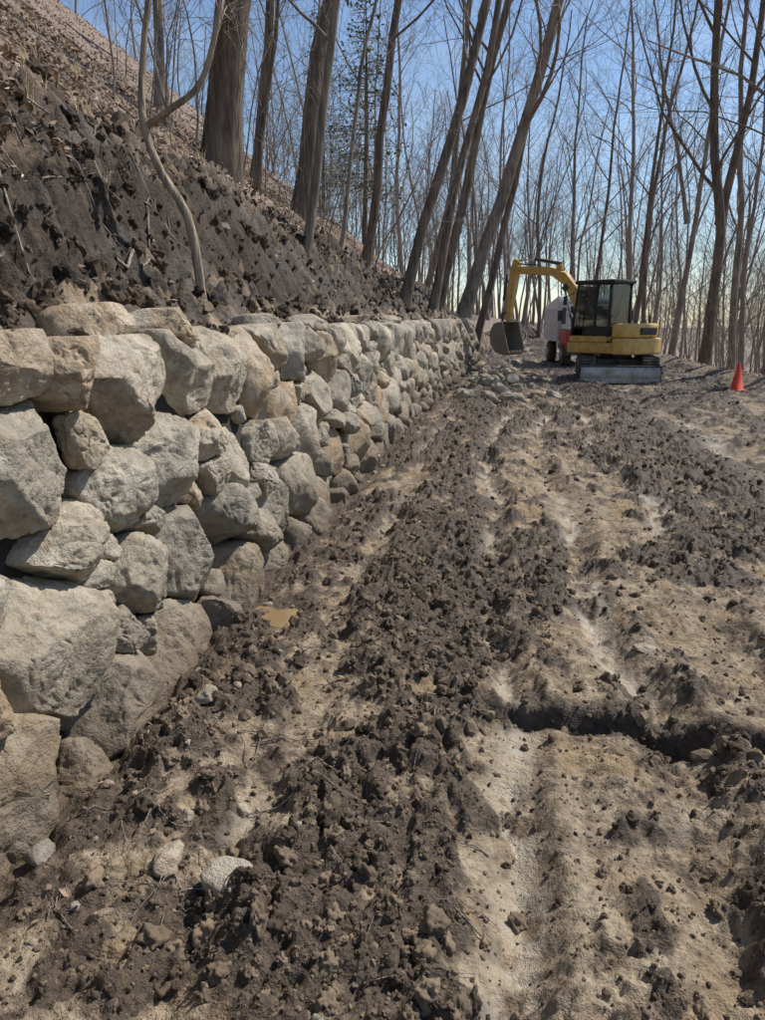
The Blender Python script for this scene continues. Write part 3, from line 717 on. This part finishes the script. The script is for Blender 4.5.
RUB = mat_simple('track_rubber', (.035, .032, .03), .85, dirt=MUDC, dirtamt=.9)
CHR = mat_simple('chrome', (.6, .6, .6), .15, 1.0)
GLS = mat_glass('cab_glass'); WHT = mat_simple('white_paint', (.8, .8, .78), .4, dirt=MUDC, dirtamt=.2)
RED = mat_simple('red_paint', (.5, .04, .025), .4, dirt=MUDC, dirtamt=.3)
BLK = mat_simple('black_trim', (.022, .022, .024), .5)
BKT = mat_simple('bucket_steel', (.26, .24, .21), .5, .2, dirt=MUDC, dirtamt=.8)
LMP = mat_simple('lamp_lens', (.75, .72, .6), .15)
ORG = mat_simple('cone_orange', (.85, .06, .02), .45)

# ---------------------------------------------------------------- excavator
EX, EY = 3.06, 21.9
ex = empty('mini_excavator', (EX, EY, .01), math.radians(-3))
def stadium(cy0, cy1, cz, r, n=14):
    return [(cy1 + r * math.sin(a), cz + r * math.cos(a)) for a in np.linspace(0, math.pi, n)] + [(cy0 - r * math.sin(a), cz - r * math.cos(a)) for a in np.linspace(0, math.pi, n)]
for sx, nm in ((-1, 'track_left'), (1, 'track_right')):
    a, b = sx * .6, sx * 1.0
    x0, x1 = min(a, b), max(a, b)
    prism(nm, ex, RUB, stadium(-.95, .95, .31, .31), x0, x1, .02)
    prism(nm + '_inner', ex, DGR, stadium(-.9, .9, .31, .22), x0 - .012, x1 + .012, .01)
    per = []
    for k in range(26):
        t = -.95 + 1.9 * k / 25; per += [(t, .62, 0), (t, 0.0, math.pi)]
    for k in range(1, 9):
        an = math.pi * k / 9; per += [(.95 + .31 * math.sin(an), .31 + .31 * math.cos(an), -an), (-.95 - .31 * math.sin(an), .31 + .31 * math.cos(an), an)]
    V = []; Q = []
    for (yy, zz, an) in per:
        ca, sa = math.cos(an), math.sin(an); o = len(V)
        for xx in (x0 - .005, x1 + .005):
            for (u, w) in ((-.018, -.02), (.018, -.02), (.012, .03), (-.012, .03)):
                V.append((xx, yy + u * ca - w * sa, zz + u * sa + w * ca))
        Q += [(o, o + 1, o + 2, o + 3), (o + 7, o + 6, o + 5, o + 4)] + [(o + i, o + 4 + i, o + 4 + (i + 1) % 4, o + (i + 1) % 4) for i in range(4)]
    add_obj(nm + '_grousers', np_mesh(nm + '_g', np.array(V), np.array(Q), smooth=False), RUB, ex)
    for k, yy in enumerate(np.linspace(-.9, .9, 6)):
        rod(nm + '_roller_%d' % k, ex, DGR, (x0 - .03, yy, .25 if 0 < k < 5 else .31), (x1 + .03, yy, .25 if 0 < k < 5 else .31), .11 if 0 < k < 5 else .2)
box('carbody', ex, DGR, (0, 0, .42), (1.3, 1.2, .3)); rod('slew_ring', ex, DGR, (0, 0, .5), (0, 0, .76), .42, 28)
bp = [(-1.56 - .07 * math.cos(t), .05 + .36 * u) for u, t in [(k / 8, k / 8 * math.pi - math.pi / 2) for k in range(9)]]
prof = [(y_, z_) for (y_, z_) in bp] + [(y_ + .035, z_) for (y_, z_) in bp[::-1]]
prism('blade', ex, MST, prof, -1.0, 1.0, .004)
box('blade_cutting_edge', ex, MST, (0, -1.6, .06), (2.06, .03, .12)); box('blade_top_rib', ex, DGR, (0, -1.54, .43), (2.02, .06, .05))
for sx in (-1.0, 1.0): box('blade_end_plate', ex, DGR, (sx, -1.57, .24), (.03, .12, .4))
for sx in (-.35, .35): box('blade_arm', ex, DGR, (sx, -1.05, .3), (.13, 1.0, .14), (math.radians(4), 0, 0))
rod('blade_cylinder', ex, CHR, (0, -1.5, .36), (0, -.6, .5), .035)
ho = empty('upper_structure', (0, 0, 0), math.radians(50), ex)
prism('deck', ho, YEL, [(-.92, -.6), (-.6, -1.0), (.6, -1.0), (.94, -.6), (.94, .75), (.3, .98), (-.92, .98)], .72, 1.0, .03, axis='z')
prism('counterweight', ho, YEL, [(-.96, -.5), (-.85, -.8), (-.55, -1.0), (0, -1.07), (.55, -1.0), (.85, -.8), (.96, -.5)], .70, 1.12, .05, axis='z')
prism('engine_hood', ho, YEL, [(-.9, -.42), (-.82, -.72), (-.5, -.92), (0, -.98), (.5, -.92), (.82, -.72), (.92, -.42)], 1.13, 1.5, .07, axis='z')
box('hood_vent', ho, BLK, (0, -.965, 1.3), (.7, .05, .18)); rod('exhaust', ho, DGR, (.55, -.6, 1.48), (.55, -.6, 1.72), .035)
prism('side_tank', ho, YEL, [(-.42, 1.01), (.7, 1.01), (.85, 1.15), (.62, 1.36), (-.42, 1.46)], .36, .93, .05)
box('side_stripe', ho, BLK, (.945, -.05, .9), (.012, .9, .12), bev=0)
cx0, cx1, cy0, cy1, cz0, cz1 = -.92, .06, -.38, .92, 1.0, 2.54
fy = cy1 - .1
for nm, p0, p1, w in [('post_a', (cx0 + .04, cy1 - .02, cz0), (cx0 + .06, fy - .1, cz1), .035), ('post_b', (cx1 - .04, cy1 - .02, cz0), (cx1 - .06, fy - .1, cz1), .035),
                   ('post_c', (cx0 + .04, cy0 + .04, cz0), (cx0 + .06, cy0 + .06, cz1), .045), ('post_d', (cx1 - .04, cy0 + .04, cz0), (cx1 - .06, cy0 + .06, cz1), .045),
                   ('post_door', (cx0 + .03, cy0 + .5, cz0), (cx0 + .05, cy0 + .5, cz1), .026), ('rail_mid', (cx0 + .02, cy0, 1.4), (cx0 + .02, cy1 - .08, 1.4), .025), ('rail_front', (cx0, cy1 - .05, 1.35), (cx1, cy1 - .05, 1.35), .02)]:
    rod(nm, ho, BLK, p0, p1, w, 8)
box('cab_roof', ho, BLK, ((cx0 + cx1) / 2, (cy0 + fy) / 2 - .03, cz1 + .03), (cx1 - cx0 + .04, fy - cy0 + .06, .1), bev=.04)
box('cab_base', ho, YEL, ((cx0 + cx1) / 2, (cy0 + cy1) / 2, cz0 + .09), (cx1 - cx0, cy1 - cy0, .17), bev=.03)
prism('door_panel', ho, BLK, [(cy0 + .02, cz0 + .18), (cy0 + .9, cz0 + .18), (cy0 + .75, 1.39), (cy0 + .02, 1.39)], cx0 + .0, cx0 + .03, .01)
box('cab_rear_panel', ho, BLK, ((cx0 + cx1) / 2, cy0 + .03, 1.32), (cx1 - cx0 - .06, .03, .3))
prism('glass_left', ho, GLS, [(cy0 + .06, 1.42), (cy1 - .06, 1.42), (fy - .12, cz1 - .03), (cy0 + .06, cz1 - .03)], cx0 + .045, cx0 + .051, 0)
prism('glass_right', ho, GLS, [(cy0 + .06, 1.2), (cy1 - .06, 1.2), (fy - .12, cz1 - .03), (cy0 + .06, cz1 - .03)], cx1 - .051, cx1 - .045, 0)
box('glass_rear', ho, GLS, ((cx0 + cx1) / 2, cy0 + .05, 1.98), (cx1 - cx0 - .12, .006, 1.0), bev=0)
box('glass_front', ho, GLS, ((cx0 + cx1) / 2, cy1 - .1, 1.8), (cx1 - cx0 - .1, .006, 1.38), (math.radians(5), 0, 0), bev=0)
box('seat', ho, DGR, (-.43, .1, 1.35), (.5, .5, .16), bev=.05); box('seat_back', ho, DGR, (-.43, -.12, 1.7), (.46, .13, .6), (math.radians(8), 0, 0), bev=.05); box('headrest', ho, DGR, (-.43, -.18, 2.06), (.26, .1, .16), bev=.04)
box('console', ho, DGR, (-.43, .7, 1.3), (.3, .12, .4)); rod('lever_l', ho, BLK, (-.7, .35, 1.4), (-.7, .42, 1.75), .018); rod('lever_r', ho, BLK, (-.16, .35, 1.4), (-.16, .42, 1.75), .018)
rod('mirror_arm', ho, BLK, (cx0, cy1 - .1, 2.3), (cx0 - .16, cy1 + .05, 2.2), .012); box('mirror', ho, BLK, (cx0 - .17, cy1 + .06, 2.1), (.14, .03, .24))
box('work_lamp', ho, LMP, (-.7, fy - .02, cz1 - .02), (.14, .06, .08)); rod('grab_rail', ho, BLK, (cx0 - .03, cy0 + .95, 1.25), (cx0 - .03, cy0 + .95, 1.9), .012)
BX = .32
box('swing_bracket', ho, DGR, (BX, 1.08, .92), (.36, .4, .5), bev=.04)
boom = [(1.04, 1.0), (1.2, .88), (1.75, 2.0), (2.13, 2.58), (2.6, 2.86), (4.15, 3.0), (4.2, 3.12), (4.08, 3.2), (2.75, 3.13), (2.1, 2.93), (1.65, 2.5), (1.32, 1.85)]
prism('boom', ho, YEL, boom, BX - .1, BX + .1, .02)
for xx in (-.11, .11): box('boom_pin_plate', ho, DGR, (BX + xx, 2.05, 2.5), (.02, .2, .2), (math.radians(45), 0, 0))
stick = [(3.99, 3.4), (4.15, 3.44), (4.31, 3.08), (4.40, 1.62), (4.3, 1.52), (4.24, 1.62), (4.06, 2.9), (3.95, 3.3)]
prism('stick', ho, YEL, stick, BX - .08, BX + .08, .015)
rod('boom_cylinder', ho, DGR, (BX, 1.28, .82), (BX, 1.9, 1.75), .055); rod('boom_cylinder_rod', ho, CHR, (BX, 1.9, 1.75), (BX, 2.2, 2.6), .03)
rod('stick_cylinder', ho, DGR, (BX, 2.35, 3.2), (BX, 3.35, 3.38), .05); rod('stick_cylinder_rod', ho, CHR, (BX, 3.35, 3.38), (BX, 4.02, 3.38), .026)
box('stick_cylinder_lug', ho, YEL, (BX, 2.38, 3.1), (.12, .2, .16))
rod('bucket_cylinder', ho, DGR, (BX, 4.44, 3.0), (BX, 4.58, 2.2), .042); rod('bucket_cylinder_rod', ho, CHR, (BX, 4.58, 2.2), (BX, 4.64, 1.75), .024)
rod('link_a', ho, DGR, (BX, 4.64, 1.75), (BX, 4.4, 1.85), .035); rod('link_b', ho, DGR, (BX, 4.64, 1.75), (BX, 4.55, 1.42), .04)
rod('hose_a', ho, BLK, (BX + .06, 1.5, 2.4), (BX + .06, 2.6, 3.2), .018); rod('hose_b', ho, BLK, (BX - .06, 3.2, 3.2), (BX - .06, 4.0, 3.28), .018)
bk = [(4.25, 1.55), (4.62, 1.48), (4.78, 1.2), (4.74, .85), (4.5, .58), (4.15, .5), (3.92, .6)]
inn = [(y_ * .96 + 4.3 * .04, z_ * .95 + 1.05 * .05) for (y_, z_) in bk[::-1]]
prism('bucket_shell', ho, BKT, bk + inn, BX - .38, BX + .38, .004)
for xx in (-.39, .37): prism('bucket_side', ho, BKT, bk, BX + xx, BX + xx + .02, .004)
for k in range(5): box('bucket_tooth', ho, MST, (BX - .32 + k * .16, 3.86, .62), (.06, .16, .04), (math.radians(-18), 0, 0), .01)

# ---------------------------------------------------------------- small truck behind
tk = empty('dump_truck', (2.85, 28.4, float(base_h(np.array([3.2]), np.array([28.2]))[0][0]) + .04), math.radians(6))
prism('cab_lower', tk, RED, [(-1.55, .55), (-1.5, 1.22), (-.1, 1.22), (-.1, .55)], -.95, .95, .05)
prism('cab_upper', tk, WHT, [(-1.5, 1.225), (-1.2, 2.12), (-.1, 2.12), (-.1, 1.225)], -.9, .9, .06)
box('cab_roof', tk, WHT, (0, -.65, 2.19), (1.82, 1.2, .13), bev=.05)
a = math.atan2(.3, .79)
box('windscreen', tk, BLK, (0, -1.372, 1.68), (1.6, .03, .72), (-a, 0, 0), .02)
for sx in (-1, 1):
    box('side_window', tk, BLK, (sx * .905, -.62, 1.7), (.02, .72, .56)); box('headlamp', tk, LMP, (sx * .7, -1.55, .8), (.26, .05, .18), bev=.03)
    rod('mirror_arm', tk, BLK, (sx * .9, -1.3, 1.9), (sx * 1.15, -1.4, 1.85), .015); box('mirror', tk, BLK, (sx * 1.16, -1.4, 1.7), (.18, .05, .34))
    for yy in (-1.0, 1.9):
        rod('wheel', tk, RUB, (sx * .72, yy, .4), (sx * 1.0, yy, .4), .4, 28); rod('hub', tk, MST, (sx * .98, yy, .4), (sx * 1.02, yy, .4), .18, 20)
box('grille', tk, BLK, (0, -1.56, .85), (.95, .05, .3)); box('bumper', tk, DGR, (0, -1.6, .52), (1.95, .16, .24)); box('chassis', tk, DGR, (0, .8, .58), (.9, 4.3, .2))
prism('dump_body', tk, WHT, [(.05, .8), (.05, 2.35), (.1, 2.4), (2.9, 2.1), (2.9, .8)], -1.0, 1.0, .03)
for k in range(5): box('body_rib', tk, WHT, (1.02, .3 + k * .6, 1.42), (.06, .08, 1.1)); box('body_rib', tk, WHT, (-1.02, .3 + k * .6, 1.42), (.06, .08, 1.1))

# ---------------------------------------------------------------- traffic cone
cxp, cyp = 5.35, 18.6; cone = empty('traffic_cone', (cxp, cyp, T(cxp, cyp) + .02))
prof = [(.19, .02), (.165, .05), (.14, .06), (.03, .62), (.022, .64), (.0, .64)]
V = []; Q = []; S = 28
for (r_, z_) in prof:
    for j in range(S): V.append((r_ * math.cos(j * 2 * math.pi / S), r_ * math.sin(j * 2 * math.pi / S), z_))
for i in range(len(prof) - 1):
    for j in range(S): Q.append((i * S + j, i * S + (j + 1) % S, (i + 1) * S + (j + 1) % S, (i + 1) * S + j))
add_obj('cone_body', np_mesh('cone_body', np.array(V), np.array(Q)), ORG, cone); box('cone_base', cone, ORG, (0, 0, .0), (.38, .38, .05), bev=.015)

kp = NT('muddy_water'); M_W = kp.fin((.26, .18, .09), .03, kp.bump(kp.noise(30, 2), .001, .2), .8)
for (a, b, r) in puds:
    zc = T(a, b)
    th = np.linspace(0, 2 * math.pi, 36, endpoint=False)
    me = bpy.data.meshes.new('puddle'); me.from_pydata([(a + 1.5 * r * math.cos(t), b + 2.2 * r * math.sin(t), zc + .019) for t in th], [], [tuple(range(36))]); add_obj('puddle', me, M_W)

# ---------------------------------------------------------------- light, sky, camera
EL, AZ = 52, 54
s = Vector((math.sin(math.radians(AZ)) * math.cos(math.radians(EL)), math.cos(math.radians(AZ)) * math.cos(math.radians(EL)), math.sin(math.radians(EL))))
ld = bpy.data.lights.new('sun', 'SUN'); ld.energy = 5.0; ld.angle = math.radians(.5); ld.color = (1, .96, .89)
lo = bpy.data.objects.new('sun', ld); scene.collection.objects.link(lo); lo.rotation_mode = 'QUATERNION'; lo.rotation_quaternion = (-s).to_track_quat('-Z', 'Y'); lo.location = (10, 10, 30)
w = bpy.data.worlds.new('World'); scene.world = w; w.use_nodes = True
nt = w.node_tree; bg = nt.nodes['Background']; sky = nt.nodes.new('ShaderNodeTexSky'); sky.sky_type = 'NISHITA'; sky.sun_disc = False
sky.sun_elevation = math.radians(EL); sky.sun_rotation = math.radians(AZ); sky.air_density = 1.0; sky.dust_density = 0.2; sky.ozone_density = 3.0
tc = nt.nodes.new('ShaderNodeTexCoord'); mp = nt.nodes.new('ShaderNodeMapping'); mp.inputs['Scale'].default_value = (1, 1, 4); nt.links.new(tc.outputs['Generated'], mp.inputs[0])
nz = nt.nodes.new('ShaderNodeTexNoise'); nz.inputs['Scale'].default_value = 2.2; nz.inputs['Detail'].default_value = 6; nt.links.new(mp.outputs[0], nz.inputs['Vector'])
mr = nt.nodes.new('ShaderNodeMapRange'); mr.inputs[1].default_value = .5; mr.inputs[2].default_value = .75; mr.inputs[4].default_value = .35; nt.links.new(nz.outputs['Fac'], mr.inputs[0])
mx = nt.nodes.new('ShaderNodeMix'); mx.data_type = 'RGBA'; nt.links.new(mr.outputs[0], mx.inputs[0]); nt.links.new(sky.outputs[0], mx.inputs[6]); mx.inputs[7].default_value = (5.6, 6.3, 7.0, 1)
nt.links.new(mx.outputs[2], bg.inputs[0]); bg.inputs[1].default_value = .135

cd = bpy.data.cameras.new('camera'); cam = bpy.data.objects.new('camera', cd); scene.collection.objects.link(cam)
cd.sensor_fit = 'VERTICAL'; cd.sensor_height = 36; cd.lens = 26.5; cd.clip_start = .05; cd.clip_end = 4000
cam.location = (0, 0, 1.6); cam.rotation_euler = (math.radians(90 - 14.2), 0, math.radians(9))
scene.camera = cam
print('done', time.time() - T0)
